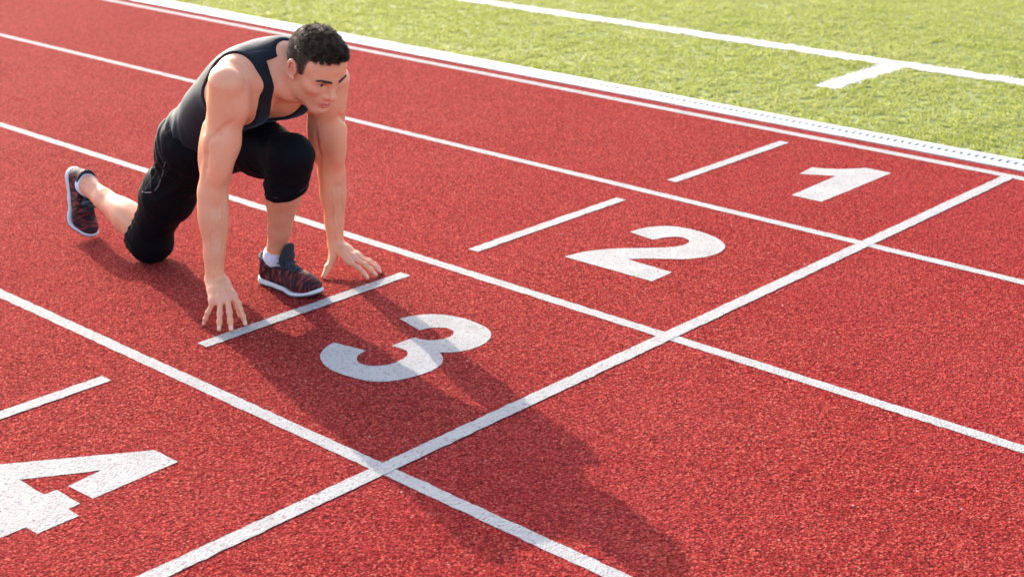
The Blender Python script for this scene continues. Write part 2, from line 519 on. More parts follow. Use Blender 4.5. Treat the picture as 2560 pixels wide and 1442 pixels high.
def frame(t, n):
    """rows: t, side, n (orthonormal)"""
    t = np.array(t, float); t /= np.linalg.norm(t)
    n = np.array(n, float); n -= t * (n @ t); n /= np.linalg.norm(n)
    return np.array([t, np.cross(n, t), n])

def surface_nets(f, lo, h, smooth=1):
    s = f < 0
    c = s[:-1, :-1, :-1]
    allm = np.ones(c.shape, bool); anym = np.zeros(c.shape, bool)
    offs = [(i, j, k) for i in (0, 1) for j in (0, 1) for k in (0, 1)]
    nx, ny, nz = f.shape
    for i, j, k in offs:
        q = s[i:nx - 1 + i, j:ny - 1 + j, k:nz - 1 + k]
        allm &= q; anym |= q
    idx = np.argwhere(anym & ~allm)
    del allm, anym
    ids = np.full((nx - 1, ny - 1, nz - 1), -1, np.int32)
    ids[tuple(idx.T)] = np.arange(len(idx), dtype=np.int32)
    val = np.stack([f[idx[:, 0] + i, idx[:, 1] + j, idx[:, 2] + k] for i, j, k in offs], 1).astype(np.float64)
    pos = np.zeros((len(idx), 3)); cnt = np.zeros(len(idx))
    for a in range(8):
        for b in range(a + 1, 8):
            oa = np.array(offs[a]); ob = np.array(offs[b])
            if np.abs(oa - ob).sum() != 1:
                continue
            va, vb = val[:, a], val[:, b]
            cr = (va < 0) != (vb < 0)
            t = np.where(cr, va / np.where(cr, va - vb, 1), 0)
            pos += np.where(cr[:, None], oa + t[:, None] * (ob - oa), 0)
            cnt += cr
    pos = pos / cnt[:, None] + idx
    quads = []
    for ax in range(3):
        sh = [slice(None)] * 3
        a = [slice(1, -1)] * 3; a[ax] = slice(0, -1)
        b = [slice(1, -1)] * 3; b[ax] = slice(1, None)
        sa, sb = s[tuple(a)], s[tuple(b)]
        e = np.argwhere(sa != sb)
        if not len(e):
            continue
        inside = sa[tuple(e.T)]
        e = e + 1; e[:, ax] -= 1
        u = np.zeros(3, int); v = np.zeros(3, int)
        u[(ax + 1) % 3] = 1; v[(ax + 2) % 3] = 1
        q = np.stack([ids[tuple((e - u - v).T)], ids[tuple((e - v).T)], ids[tuple(e.T)], ids[tuple((e - u).T)]], 1)
        q[~inside] = q[~inside][:, ::-1]
        quads.append(q)
    Q = np.concatenate(quads)
    # light smoothing that keeps volume
    P = pos
    E = np.concatenate([Q[:, [0, 1]], Q[:, [1, 2]], Q[:, [2, 3]], Q[:, [3, 0]]])
    for lam in [0.5, -0.52] * smooth:
        acc = np.zeros_like(P)
        n = np.bincount(E[:, 0], minlength=len(P)) + 1e-9
        for i in range(3):
            acc[:, i] = np.bincount(E[:, 0], weights=P[E[:, 1], i], minlength=len(P))
        P = P + lam * (acc / n[:, None] - P)
    return P * h + np.array(lo), Q

def grid_mesh(name, g, mat, parent, smooth=1):
    v, q = surface_nets(g.f, g.lo, g.h, smooth)
    me = mesh(name, v, q, smooth=True)
    return link(name, me, mat, parent), v

def A(*v):
    return np.array(v, float)

# ================================================================== the runner
person = bpy.data.objects.new('person', None)
COL.objects.link(person)
person.location = (-1.5, -3.0, 0)
person['label'] = 'runner in black tank top and shorts crouched on fingertips behind the line of lane 3'
person['category'] = 'person'
def pchild(o, p=None):
    o.parent = p or person
    if p is None:
        o.matrix_parent_inverse = Matrix.Translation((1.5, 3.0, 0))
    return o

# joints
RX, RZ = A(.20, -.09, -.975), A(.975, 0, .2)
RXn = RX / np.linalg.norm(RX); RZn = RZ - RXn * (RZ @ RXn); RZn /= np.linalg.norm(RZn)
HR, HL = A(-1.545, -3.095, .468), A(-1.540, -2.92, .465)
KR, KL = A(-1.842, -3.110, .080), A(-1.110, -3.020, .500)
AR, AL = A(-2.235, -3.105, .205), A(-1.295, -2.967, .10)
SR, ER, WR = A(-1.150, -3.212, .742), A(-1.221, -3.257, .416), A(-1.210, -3.284, .13)
SL, EL, WL = A(-1.19, -2.790, .678), A(-1.25, -2.735, .365), A(-1.262, -2.722, .10)
HC = A(-1.053, -2.945, .794)
T = A(.8, 0, .6); N = A(-.6, 0, .8); V = -N            # torso axis, back normal, belly normal
YL = A(0, 1, 0)
TC = A(-1.36, -2.995, .68)
faz, fpi, froll = math.radians(-4), math.radians(-29), math.radians(0)
HF = A(math.cos(faz) * math.cos(fpi), math.sin(faz) * math.cos(fpi), math.sin(fpi))
HLv = A(-math.sin(faz), math.cos(faz), 0)
HU = np.cross(HF, HLv)
HLv, HU = HLv * math.cos(froll) + HU * math.sin(froll), HU * math.cos(froll) - HLv * math.sin(froll)
HS = 1.04
HM = np.array([HF, HLv, HU])
def hd(x, y, z):
    return HC + (HF * x + HLv * y + HU * z) * HS
def hr(*r):
    return np.array(r) * HS

H = 0.0025
B = Grid((-2.36, -3.46, -0.01), (-0.86, -2.56, 1.0), H)

# ---- trunk
TR = frame(T, N)                                     # rows T, side, N
B.ell(TC, (.20, .172, .118), TR, k=.04)
B.ell(A(-1.50, -3.0, .570), (.17, .140, .100), frame(A(.75, 0, .66), N), k=.06)
B.ell(A(-1.545, -3.01, .495), (.120, .155, .100), frame(A(.6, 0, .8), A(-.8, 0, .6)), k=.05)
for sy in (-1, 1):
    B.sphere(A(-1.585, -3.01 + sy * .080, .458), .084, k=.05)
# lats, ribs
for sy in (-1, 1):
    B.cone(A(-1.25, -2.995 + sy * .135, .715), A(-1.46, -3.0 + sy * .10, .61), .065, .06, k=.05)
# pectorals
for sy in (-1, 1):
    c = TC + T * .088 + V * .066 + YL * sy * .080
    B.ell(c, (.105, .090, .084), TR, k=.03)
for sy in (-1, 1):
    B.cone(TC + T * .178 + V * .052 + YL * sy * .045, TC + T * .178 + V * .056 + YL * sy * .135, .048, .050, k=.045)
# shoulder girdle: traps, shoulder blades, collar bones
NB = A(-1.215, -2.985, .785)
B.cone(A(-1.24, -2.99, .775), A(-1.19, -2.98, .80), .085, .07, k=.05)
B.cone(A(-1.225, -3.04, .785), SR + A(-.045, .05, .045), .062, .052, k=.05)
B.cone(A(-1.225, -2.93, .78), SL + A(-.045, -.05, .05), .062, .052, k=.05)
B.ell(A(-1.275, -3.10, .762), (.11, .075, .066), TR, k=.05)
B.ell(A(-1.29, -2.89, .748), (.11, .075, .066), TR, k=.05)
B.cone(A(-1.135, -3.005, .715), SR + A(.0, .06, .03), .015, .018, k=.03)
B.cone(A(-1.135, -2.955, .712), SL + A(.03, -.05, .03), .015, .018, k=.03)
# neck
NT1 = hd(-.022, 0, -.055)
B.cone(A(-1.205, -2.983, .775), NT1, .070, .060, k=.05)
for sy in (-1, 1):
    B.cone(hd(-.02, sy * .06, -.035), A(-1.125, -2.98 + sy * .022, .71), .020, .016, k=.03)
B.cone(hd(.035, 0, -.095), A(-1.125, -2.98, .715), .032, .028, k=.04)

# ---- arms
def arm(Sh, El, Wr, out, frontv):
    """out: lateral direction of the shoulder, frontv: biceps side"""
    out = np.array(out, float)
    ax = (El - Sh) / np.linalg.norm(El - Sh)
    fr = np.array(frontv, float); fr -= ax * (fr @ ax); fr /= np.linalg.norm(fr)
    sd_ = np.cross(ax, fr)
    L = np.linalg.norm(El - Sh)
    B.chain([Sh, Sh + ax * L * .5, El], [.060, .055, .046], k=.03)
    # deltoid in three heads
    Rr = np.array([ax, sd_, fr])
    for dv, w in ((out, .036), (out * .85 + fr * .62, .033), (out * .5 - fr * .9, .033)):
        dv = dv / np.linalg.norm(dv)
        c = Sh + dv * .030 + ax * .025
        B.cone(c - ax * .055, c + ax * .115 - dv * .010, .050, .024, k=.013)
    # biceps and triceps
    B.ell(Sh + ax * L * .60 + fr * .030, (.112, .040, .044), Rr, k=.010)
    B.ell(Sh + ax * L * .52 - fr * .030 + sd_ * .024, (.130, .038, .038), Rr, k=.010)
    B.ell(Sh + ax * L * .50 - fr * .028 - sd_ * .026, (.125, .038, .038), Rr, k=.010)
    # forearm
    a2 = (Wr - El) / np.linalg.norm(Wr - El); L2 = np.linalg.norm(Wr - El)
    f2 = fr - a2 * (fr @ a2); f2 /= np.linalg.norm(f2); s2 = np.cross(a2, f2)
    R2 = np.array([a2, s2, f2])
    B.chain([El, El + a2 * L2 * .3, El + a2 * L2 * .7, Wr], [.039, .038, .0285, .0245], k=.02)
    B.ell(El + a2 * L2 * .20 + s2 * .024 + f2 * .006, (.10, .0275, .030), R2, k=.014)
    B.ell(El + a2 * L2 * .24 - s2 * .024 + f2 * .004, (.11, .0255, .029), R2, k=.014)
    B.sphere(El - fr * .030, .022, k=.025)
    # veins and the tendon of the biceps
    def vein(pts, rr=.0020):
        P_ = [El + a2 * L2 * u + s2 * v_ + f2 * w_ for u, v_, w_ in pts]
        B.chain(P_, [rr] * len(P_), k=.004)
    vein([(.06, .018, .036), (.22, .026, .0385), (.40, .020, .037), (.58, .022, .0315), (.78, .012, .0285), (.95, .010, .0265)])
    vein([(.10, -.020, .0375), (.28, -.014, .0415), (.45, -.020, .035), (.66, -.010, .032), (.85, -.014, .027)])
    B.cone(Sh + ax * L * .80 + fr * .036, El + a2 * L2 * .08 + fr * .030, .012, .008, k=.014)
    B.cone(El + a2 * L2 * .6, Wr, .0285, .0255, k=.02, flat=(f2, .8))
    # grooves between the muscles
    def groove(path, depth=.004, r=.009):
        P_ = []
        for q, dv in path:
            dv = np.array(dv, float) - ax * (np.array(dv) @ ax); dv /= np.linalg.norm(dv)
            ts = np.arange(.02, .12, .001)
            W_ = q + ts[:, None] * dv
            I_ = np.clip(np.round((W_ - B.lo) / H).astype(int), 0, B.n - 1)
            k_ = np.where(B.f[tuple(I_.T)] > 0)[0]
            if len(k_):
                P_.append(q + dv * (ts[k_[0]] + r - depth))
        if len(P_) > 1:
            B.chain(P_, [r * .6] + [r] * (len(P_) - 2) + [r * .5], k=.010, op='sub')
    lat = out - ax * (out @ ax); lat /= np.linalg.norm(lat)
    groove([(Sh + ax * L * u, fr * a_ + lat * b_) for u, a_, b_ in ((.16, .95, -.25), (.26, .95, .15), (.36, .75, .6), (.44, .35, .95))], .0045)
    groove([(Sh + ax * L * u, -fr * a_ + lat * b_) for u, a_, b_ in ((.18, .9, .1), (.30, .75, .6), (.42, .30, .95))], .004)
    groove([(Sh + ax * L * u, fr * .25 + lat * 1.0) for u in (.46, .60, .74, .86)], .0035)
    groove([(Sh + ax * L * u, fr * .15 - lat * 1.0) for u in (.40, .56, .72, .86)], .0035)
    return ax, fr, sd_
arm(SR, ER, WR, A(0, -1, .25), A(.85, -.35, 0))
arm(SL, EL, WL, A(.1, 1, .25), A(.9, -.1, 0))
# armpits joined to chest and back
B.cone(TC + T * .10 + V * .085 + A(0, -.10, 0), SR + A(.010, .0, -.045), .052, .045, k=.03)
B.cone(TC + T * .10 + V * .085 + A(0, .10, 0), SL + A(.010, .0, -.045), .052, .045, k=.03)
B.cone(A(-1.31, -3.12, .70), SR + A(-.03, 0, -.03), .05, .045, k=.04)
B.cone(A(-1.32, -2.87, .69), SL + A(-.03, 0, -.03), .05, .045, k=.04)

TRUNK = B.f.copy()                                   # trunk and arms, used to tailor the top
# ---- legs
def leg(Hp, K, An, back, kr=1.0):
    B.chain([Hp, Hp * .5 + K * .5, K], [.074, .064, .056], k=.04)
    ax = (An - K) / np.linalg.norm(An - K); back = np.array(back) - ax * (np.array(back) @ ax); back /= np.linalg.norm(back)
    side = np.cross(ax, back)
    L = np.linalg.norm(An - K)
    B.chain([K, K + ax * L * .35, K + ax * L * .72, An], [.054, .049, .036, .033], k=.02)
    B.sphere(K - back * .012, .052, k=.03)
    B.ell(K + ax * L * .30 + back * .030 + side * .018, (.105, .034, .034), np.array([ax, side, back]), k=.03)
    B.ell(K + ax * L * .29 + back * .030 - side * .018, (.100, .034, .034), np.array([ax, side, back]), k=.03)
    B.ell(K + ax * L * .45 + back * .018, (.12, .034, .026), np.array([ax, side, back]), k=.03)
    B.cone(K + ax * L * .75 + back * .022, An + back * .020, .013, .012, k=.02)
    B.cone(K + ax * .06 - back * .040, K + ax * L * .7 - back * .024, .014, .011, k=.025)
    B.sphere(An + side * .019 + ax * .002, .0165, k=.015)
    B.sphere(An - side * .019 - ax * .004, .0165, k=.015)
leg(HR, KR, AR, A(0.2, 0, 1))
leg(HL, KL, AL, A(-1, 0, 0.1))
# feet inside the shoes
B.cone(AL, A(-1.308, -2.970, .05), .033, .022, k=.02)
B.cone(A(-1.30, -2.968, .05), A(-1.16, -2.957, .035), .022, .018, k=.02)
RO = AR + A(-.004, 0, .0) - RXn * .062 - RZn * .090     # heel of the back shoe
B.cone(AR, RO + RXn * .050 + RZn * .045, .033, .022, k=.02)
B.cone(RO + RXn * .050 + RZn * .045, RO + RXn * .140 + RZn * .038, .022, .018, k=.02)

# ---- hands
TINT = []                                             # (centre, radius, colour, strength)
def finger(base, tip, arch, r, up, frac=(.46, .29, .25)):
    base = np.array(base); tip = np.array(tip); d = tip - base
    up = np.array(up, float); L = np.linalg.norm(d); u = up - d * (up @ d) / L ** 2; u /= np.linalg.norm(u)
    p1 = base + d * frac[0] + u * arch
    p2 = base + d * (frac[0] + frac[1]) + u * arch * .75
    B.chain([base, p1, p2, tip], [r * 1.12, r * 1.0, r * .92, r * .80], k=.006)
    B.sphere(p1, r * 1.08, k=.005)
    B.sphere(p2, r * .98, k=.005)
    TINT.append((p1, .012, (.60, .25, .20), .35)); TINT.append((tip, .014, (.74, .30, .20), .40)); TINT.append((tip + u * r * .75 - d / L * .004, .0055, (.95, .70, .58), .75))
    return p1, p2
def hand(Wr, kn, tips, rads, arch, thumb, back):
    back = np.array(back, float)
    for i, k_ in enumerate(kn):
        w = Wr + (np.array(kn[i]) - np.mean(kn, 0)) * .45
        B.cone(w, k_, .0175, .0122, k=.010, flat=(back, .85))
        TINT.append((np.array(k_), .016, (.60, .24, .19), .45))
    for i in range(len(kn) - 1):
        B.cone(np.array(kn[i]) * .9 + Wr * .1, np.array(kn[i + 1]) * .9 + Wr * .1, .0125, .0125, k=.012)
        B.cone(np.array(kn[i]) * .5 + Wr * .5, np.array(kn[i + 1]) * .5 + Wr * .5, .016, .016, k=.012)
    for b, t_, r in zip(kn, tips, rads):
        finger(b, t_, arch, r, back)
    bk = back / np.linalg.norm(back)
    for k_ in kn:
        B.cone(Wr + bk * .013 + (np.array(k_) - np.mean(kn, 0)) * .25, np.array(k_) + bk * .0085, .0045, .0050, k=.005)
    t0, t1, t2, t3 = [np.array(x) for x in thumb]
    B.cone(t0, t1, .021, .0155, k=.014)
    B.cone(t1, t2, .0130, .0115, k=.008)
    B.cone(t2, t3, .0115, .0088, k=.006)
    B.sphere(t2, .0122, k=.006)
    TINT.append((t3, .014, (.66, .29, .24), .45))
KNR = [A(-1.118, -3.279, .086), A(-1.124, -3.302, .084), A(-1.133, -3.324, .080), A(-1.147, -3.343, .077)]
TPR = [A(-1.062, -3.284, .009), A(-1.056, -3.345, .009), A(-1.086, -3.370, .009), A(-1.163, -3.373, .009)]
hand(WR, KNR, TPR, [.0086, .0091, .0086, .0075], .008,
     [WR + A(.02, .022, -.02), A(-1.180, -3.248, .072), A(-1.158, -3.238, .040), A(-1.135, -3.248, .009)], A(.55, -.25, .8))
KNL = [A(-1.162, -2.746, .055), A(-1.166, -2.722, .060), A(-1.172, -2.700, .058), A(-1.182, -2.680, .053)]
TPL = [A(-1.090, -2.728, .009), A(-1.092, -2.688, .009), A(-1.106, -2.655, .009), A(-1.135, -2.632, .009)]
hand(WL, KNL, TPL, [.0086, .0091, .0086, .0075], .006,
     [WL + A(.01, -.015, -.015), A(-1.238, -2.758, .055), A(-1.226, -2.792, .032), A(-1.216, -2.822, .009)], A(.2, .1, .95))
B.f[:, :, :max(1, int(math.ceil((0.0 - B.lo[2]) / H)))] = 0.02      # nothing below the track

# ---- head
B.ell(hd(-.006, 0, .040), hr(.096, .075, .083), HM, k=.02)
B.ell(hd(.042, 0, .040), hr(.050, .060, .052), HM, k=.03)
B.ell(hd(.040, 0, -.026), hr(.052, .0555, .066), HM, k=.03)
B.ell(hd(.066, 0, -.064), hr(.030, .034, .032), HM, k=.03)
B.ell(hd(.076, 0, -.102), hr(.018, .024, .015), HM, k=.025)
for s in (-1, 1):
    B.cone(hd(.000, s * .055, -.058), hd(.066, s * .019, -.104), .0155, .0145, k=.022)
    B.ell(hd(.018, s * .049, -.050), hr(.030, .014, .034), HM, k=.025)
    B.ell(hd(.054, s * .044, -.022), hr(.026, .018, .017), HM, k=.025)
    B.cone(hd(.087, s * .012, .016), hd(.070, s * .044, .017), .0105 * HS, .0095 * HS, k=.02)
for s in (-1, 1):
    B.ell(hd(.093, s * .031, -.002), hr(.014, .017, .010), HM, k=.014, op='sub')
for s in (-1, 1):
    B.sphere(hd(.0700, s * .0315, -.001), .0148 * HS, k=.006)
    B.cone(hd(.0835, s * .019, .0035), hd(.0815, s * .0315, .0075), .0022 * HS, .0028 * HS, k=.004)
    B.cone(hd(.0815, s * .0315, .0075), hd(.0735, s * .0455, .0010), .0028 * HS, .0022 * HS, k=.004)
    B.ell(hd(.0845, s * .0315, -.0010), hr(.012, .0135, .0056), HM, k=.0010, op='sub')
B.cone(hd(.088, 0, .012), hd(.108, 0, -.030), .0085 * HS, .0100 * HS, k=.014)
B.sphere(hd(.1085, 0, -.035), .0122 * HS, k=.008)
for s in (-1, 1):
    B.sphere(hd(.096, s * .0125, -.040), .0086 * HS, k=.007)
    B.ell(hd(.101, s * .0068, -.0478), hr(.005, .0040, .004), HM, k=.003, op='sub')
# mouth
for s in (-1, 1):
    B.cone(hd(.0975, s * .005, -.0655), hd(.0830, s * .0245, -.0705), .0064 * HS, .0032 * HS, k=.003)
    B.cone(hd(.0965, s * .005, -.0775), hd(.0830, s * .0225, -.0725), .0074 * HS, .0034 * HS, k=.003)
B.ell(hd(.105, 0, -.0712), hr(.014, .027, .0013), HM, k=.003, op='sub')
B.ell(hd(.0985, 0, -.0890), hr(.007, .020, .004), HM, k=.010, op='sub')
B.ell(hd(.1035, 0, -.0555), hr(.004, .0035, .007), HM, k=.006, op='sub')
# ears
for s in (-1, 1):
    er = frame(HF * .15 * 1 + HLv * s * .95 - HF * .35, HU)   # rows: outward, along, up
    c = hd(-.008, s * .079, -.002)
    tilt = math.radians(14)
    u = HU * math.cos(tilt) - HF * math.sin(tilt); fo = HF * math.cos(tilt) + HU * math.sin(tilt)
    o_ = HLv * s
    pts = []
    for a in np.linspace(-0.4, 4.9, 12):
        pts.append(c + (fo * math.cos(a) * .0125 + u * (math.sin(a) * .027 + .004)) * HS + o_ * (.006 - .006 * math.cos(a)) * HS)
    B.chain(pts, [.0045 * HS] * len(pts), k=.004)
    B.ell(c + (u * .002) * HS, hr(.0125, .006, .025), np.array([fo, o_, u]), k=.006)
    B.ell(c + (fo * .003 - u * .002) * HS + o_ * .008 * HS, hr(.007, .008, .013), np.array([fo, o_, u]), k=.004, op='sub')
    B.ell(c - u * .026 * HS + fo * .006 * HS + o_ * .003 * HS, hr(.008, .005, .009), np.array([fo, o_, u]), k=.005)

print('grid', B.n, B.f.nbytes / 1e6)

# ---- skin
m = NT('skin')
att = m.n('VertexColor', layer_name='tint')
blot = m.noise(38.0, 5.0, 0.65)
big = m.noise(11.0, 3.0, 0.6)
fre = m.noise(210.0, 2.0, 0.6)
col = m.mix(m.ramp(big.outputs['Fac'], [(0.35, (0, 0, 0)), (0.7, (0.30, 0.30, 0.30))]).outputs[0], att.outputs[0], (0.85, 0.41, 0.23, 1))
col = m.mix(m.ramp(blot.outputs['Fac'], [(0.40, (0, 0, 0)), (0.75, (0.30, 0.30, 0.30))]).outputs[0], col, (0.80, 0.30, 0.165, 1))
col = m.mix(m.ramp(fre.outputs['Fac'], [(0.60, (0, 0, 0)), (0.72, (0.25, 0.25, 0.25))]).outputs[0], col, (0.58, 0.22, 0.115, 1))
m.setp(Base_Color=col, Specular_IOR_Level=0.30)
rr = m.ramp(blot.outputs['Fac'], [(0.3, (0.36, 0.36, 0.36)), (0.7, (0.54, 0.54, 0.54))])
m.l(rr.outputs[0], m.b.inputs['Roughness'])
m.setp(Subsurface_Weight=0.03, Subsurface_Radius=(0.010, 0.004, 0.002), Subsurface_Scale=1.0)
b1 = m.bump(m.noise(70.0, 4.0, 0.65).outputs['Fac'], 0.16, 0.004)
b = m.bump(m.noise(420.0, 2.0).outputs['Fac'], 0.30, 0.0012, b1)
m.l(b.outputs[0], m.b.inputs['Normal'])
M_SKIN = m.m

body, bv = grid_mesh('body', B, M_SKIN, None)
pchild(body)
def loc(v):
    d = (v - HC) / HS
    return d @ HF, d @ HLv, d @ HU
HXK = np.array([-.12, -.06, -.035, -.022, -.012, .004, .010, .020, .030, .038, .052, .075, .10])
HZK = np.array([-.062, -.062, -.045, .000, .026, .026, -.016, -.018, .006, .040, .058, .077, .080])
def skin_tint(v):
    c = np.tile(np.array([0.83, 0.345, 0.185]), (len(v), 1))
    def blend(w, col):
        w = np.clip(w, 0, 1)[:, None]
        c[:] = c * (1 - w) + np.array(col) * w
    x, y, z = loc(v)
    near = (np.abs(x) < .16) & (np.abs(y) < .12) & (np.abs(z) < .17)
    # beard shadow
    g = near * np.clip((x + .005) / .03, 0, 1) * np.clip((-.045 - z) / .02, 0, 1) * np.clip((z + .135) / .02, 0, 1)
    blend(g * .20, (.36, .21, .155))
    g = near * np.exp(-(((x - .085) / .03) ** 2 + ((np.abs(y) - .040) / .022) ** 2 + ((z + .035) / .022) ** 2))
    blend(g * .35, (.62, .26, .18))
    g = near * np.exp(-(((np.abs(y) - .083) / .014) ** 2 + ((x + .008) / .03) ** 2 + ((z) / .035) ** 2))
    blend(g * .6, (.66, .25, .18))
    # lips
    g = near * (x > .075) * np.clip(1.35 - np.sqrt((y / .023) ** 2 + ((z + .0722) / .0098) ** 2), 0, .5) * 2
    blend(g, (.62, .125, .105))
    # eye rims
    for s in (-1, 1):
        g = near * (x > .06) * np.exp(-(((y - s * .0315) / .017) ** 2 + ((z - .001) / .009) ** 2) ** 2)
        blend(g * .40, (.34, .16, .12))
    # hair on shins and forearms
    for p0, p1, rad, st in ((KL, AL, .09, .60), (KR, AR, .09, .22), (ER, WR, .08, .20), (EL, WL, .08, .22)):
        d_ = p1 - p0; t_ = np.clip(((v - p0) @ d_) / (d_ @ d_), -.2, 1.2)
        q_ = np.linalg.norm(v - p0 - t_[:, None] * d_, axis=1)
        hair_n = np.random.default_rng(4).uniform(0, 1, len(v))
        blend((q_ < rad) * np.clip(t_ * 4, 0, 1) * np.clip((1.02 - t_) * 5, 0, 1) * st * (.45 + .55 * hair_n), (.34, .165, .10))
    for p, r, cc, st in TINT:
        d = np.linalg.norm(v - p, axis=1)
        blend(np.exp(-(d / r) ** 2) * st, cc)
    # cropped hair at the sides and nape: dark stubble thins out toward its edge
    zm_ = np.interp(x, HXK, HZK)
    g = (((x + .006) / .096) ** 2 + (y / .075) ** 2 + ((z - .040) / .083) ** 2 < 1.10) * np.clip((z + .058) / .02, 0, 1) * np.clip((z - zm_ + .004) / .016, 0, 1)
    blend(g * .86, (.075, .048, .036))
    return c
set_color(body.data, skin_tint(bv))
# ================================================================== clothes
def waves(X, Y, Z, fr, n, seed, aniso=(1, 1, 1)):
    r = np.random.default_rng(seed)
    o = 0
    for i in range(n):
        d = r.normal(0, 1, 3) * np.array(aniso); d /= np.linalg.norm(d)
        d *= fr * r.uniform(.6, 1.5)
        o = o + np.sin(d[0] * X + d[1] * Y + d[2] * Z + r.uniform(0, 6.28))
    return o / math.sqrt(n)

def cloth_material(name, col, sheen, spec=0.2):
    m = NT(name)
    n = m.noise(7.0, 4.0, 0.6)
    c = m.mix(n.outputs['Fac'], tuple(np.array(col) * .75) + (1,), tuple(np.array(col) * 1.3) + (1,))
    m.setp(Base_Color=c, Roughness=0.7, Specular_IOR_Level=spec, Sheen_Weight=sheen, Sheen_Roughness=0.45, Sheen_Tint=(0.55, 0.75, 1.0, 1.0))
    w = m.noise(520.0, 2.0)
    b = m.bump(w.outputs['Fac'], 0.25, 0.0015)
    m.l(b.outputs[0], m.b.inputs['Normal'])
    return m.m
M_TOP = cloth_material('black_jersey', (0.006, 0.007, 0.009), 0.12, 0.22)
M_SHORT = cloth_material('black_shorts_cloth', (0.0035, 0.0035, 0.0045), 0.01, 0.07)
M_TRIM = simple('black_trim', (0.008, 0.008, 0.010), 0.7)

def smin(a, b, k):
    h = np.maximum(k - np.abs(a - b), 0) / k
    return np.minimum(a, b) - h * h * k * .25
def smax(a, b, k):
    return -smin(-a, -b, k)

# ---- tank top, tailored to the trunk
tl, th = (-1.80, -3.30, .30), (-1.02, -2.68, .96)
G = Grid(tl, th, H)
ia = np.round((np.array(tl) - B.lo) / H).astype(int)
G.lo = B.lo + ia * H
sl_ = tuple(slice(i, i + n) for i, n in zip(ia, G.n))
G.f = TRUNK[sl_].copy()
G.ell(A(-1.47, -3.0, .565), (.18, .150, .108), frame(A(.78, 0, .62), N), k=.05)
G.ell(A(-1.540, -3.01, .50), (.125, .160, .106), frame(A(.6, 0, .8), A(-.8, 0, .6)), k=.05)
for sy in (-1, 1):
    G.sphere(A(-1.580, -3.01 + sy * .080, .462), .089, k=.05)
_, X, Y, Z = G.blk(G.lo, G.lo + (G.n - 1) * H)
X, Y, Z = [v[tuple(slice(0, G.n[i]) for i in range(3))] if False else v for i, v in enumerate((X, Y, Z))]
s_ = (X - TC[0]) * T[0] + (Z - TC[2]) * T[2] + 0 * Y
n_ = (X - TC[0]) * N[0] + (Z - TC[2]) * N[2] + 0 * Y
f = G.f
fold = np.exp(-((s_ + .30) / .075) ** 2)
w1 = waves(X, Y, Z, 26, 6, 11)
f = f - .0065 - .0022 * w1 * np.clip((.12 - s_) / .2, .25, 1)
f = f - fold * (.0065 * np.sin((s_ * .95 - n_ * .25 + Y * .18) * 150 + 1.6 * w1) + .003)
# armholes
pr = (Y + 3.103) + .56 * (X + 1.16) * -1.0                     # positive toward the trunk (right side)
medial = .045 * np.clip((.665 - Z) / .07, 0, 1) * np.clip((X + 1.30) / .04, 0, 1)
armR = -(Y + 3.122 - medial + .50 * (-1.16 - X)) / 1.12                 # > 0 lateral of the right armhole edge
armL = (Y + 2.866 + medial - .50 * (-1.16 - X)) / 1.12
lowR = .030 * np.clip((.70 - Z) / .10, 0, 1.6) ** 2 * np.clip((-1.27 - X) / .04, 0, 1)
f = smax(f, armR - lowR, .004)
f = smax(f, armL - lowR, .004)
f = np.maximum(f, np.minimum(armL + .01, np.minimum(X + 1.36, .60 - Z)))
f = np.maximum(f, np.minimum(armR + .01, np.minimum(X + 1.36, .56 - Z)))
# neck opening
hw = .082 * np.clip((s_ - .012) / .20, 0, 1) ** .55
yc = np.abs(Y + 2.985 + 0 * s_)
dn = np.maximum(yc - hw, n_ + .015)
dn = np.minimum(dn, np.maximum(yc - .078, -(s_ - .268)))
f = smax(f, -dn, .004)
# hem
hem = -(s_ + .365 + .012 * np.sin(Y * 30))
f = smax(f, hem, .004)
f = np.maximum(f, -(Z - .33) + 0 * X + 0 * Y)
G.f = f.astype(np.float32)
for ax in range(3):
    ix = [slice(None)] * 3
    for e in (0, -1):
        ix[ax] = e
        G.f[tuple(ix)] = .02
top, tv = grid_mesh('tank_top', G, M_TOP, None)
pchild(top)

# ---- three-quarter shorts
G = Grid((-2.10, -3.30, -.004), (-0.97, -2.72, .64), H)
G.ell(A(-1.545, -3.01, .495), (.120, .160, .104), frame(A(.6, 0, .8), A(-.8, 0, .6)), k=.05)
for sy in (-1, 1):
    G.sphere(A(-1.588, -3.01 + sy * .080, .455), .090, k=.06)
G.chain([HR + A(.0, 0, 0), HR * .5 + KR * .5 + A(-.012, 0, 0), KR + A(0, 0, .02)], [.094, .084, .072], k=.05)
G.chain([HL, HL * .5 + KL * .5, KL + A(-.012, .0, .004)], [.098, .088, .068], k=.05)
KRl = KR + (AR - KR) * .20
KLl = KL + (AL - KL) * .42
G.chain([KR, KRl], [.072, .072], k=.04)
G.sphere(KR + A(.012, 0, -.008), .070, k=.03)
G.ell(KL + (AL - KL) * .2 + A(-.008, 0, 0), (.061, .059, .088), k=.04)
G.chain([KL, KLl], [.066, .060], k=.04)
_, X, Y, Z = G.blk(G.lo, G.lo + (G.n - 1) * H)
f = G.f
w1 = waves(X, Y, Z, 22, 6, 21)
w2 = waves(X, Y, Z, 60, 5, 22)
w3 = waves(X, Y, Z, 130, 5, 23, (1, .5, .6))
f = f - .004 - .0034 * w1 - .0018 * w2 - .0007 * w3
def folds(c, d, r, amp, fr, ph):
    global f
    c = np.array(c); d = np.array(d, float); d /= np.linalg.norm(d)
    q = np.sqrt((X - c[0]) ** 2 + (Y - c[1]) ** 2 + (Z - c[2]) ** 2)
    t = (X - c[0]) * d[0] + (Y - c[1]) * d[1] + (Z - c[2]) * d[2]
    f = f - amp * np.exp(-(q / r) ** 2) * (1 - 2 * np.abs(np.sin((t * fr + 1.2 * w1 + ph) * .5)) ** .8)
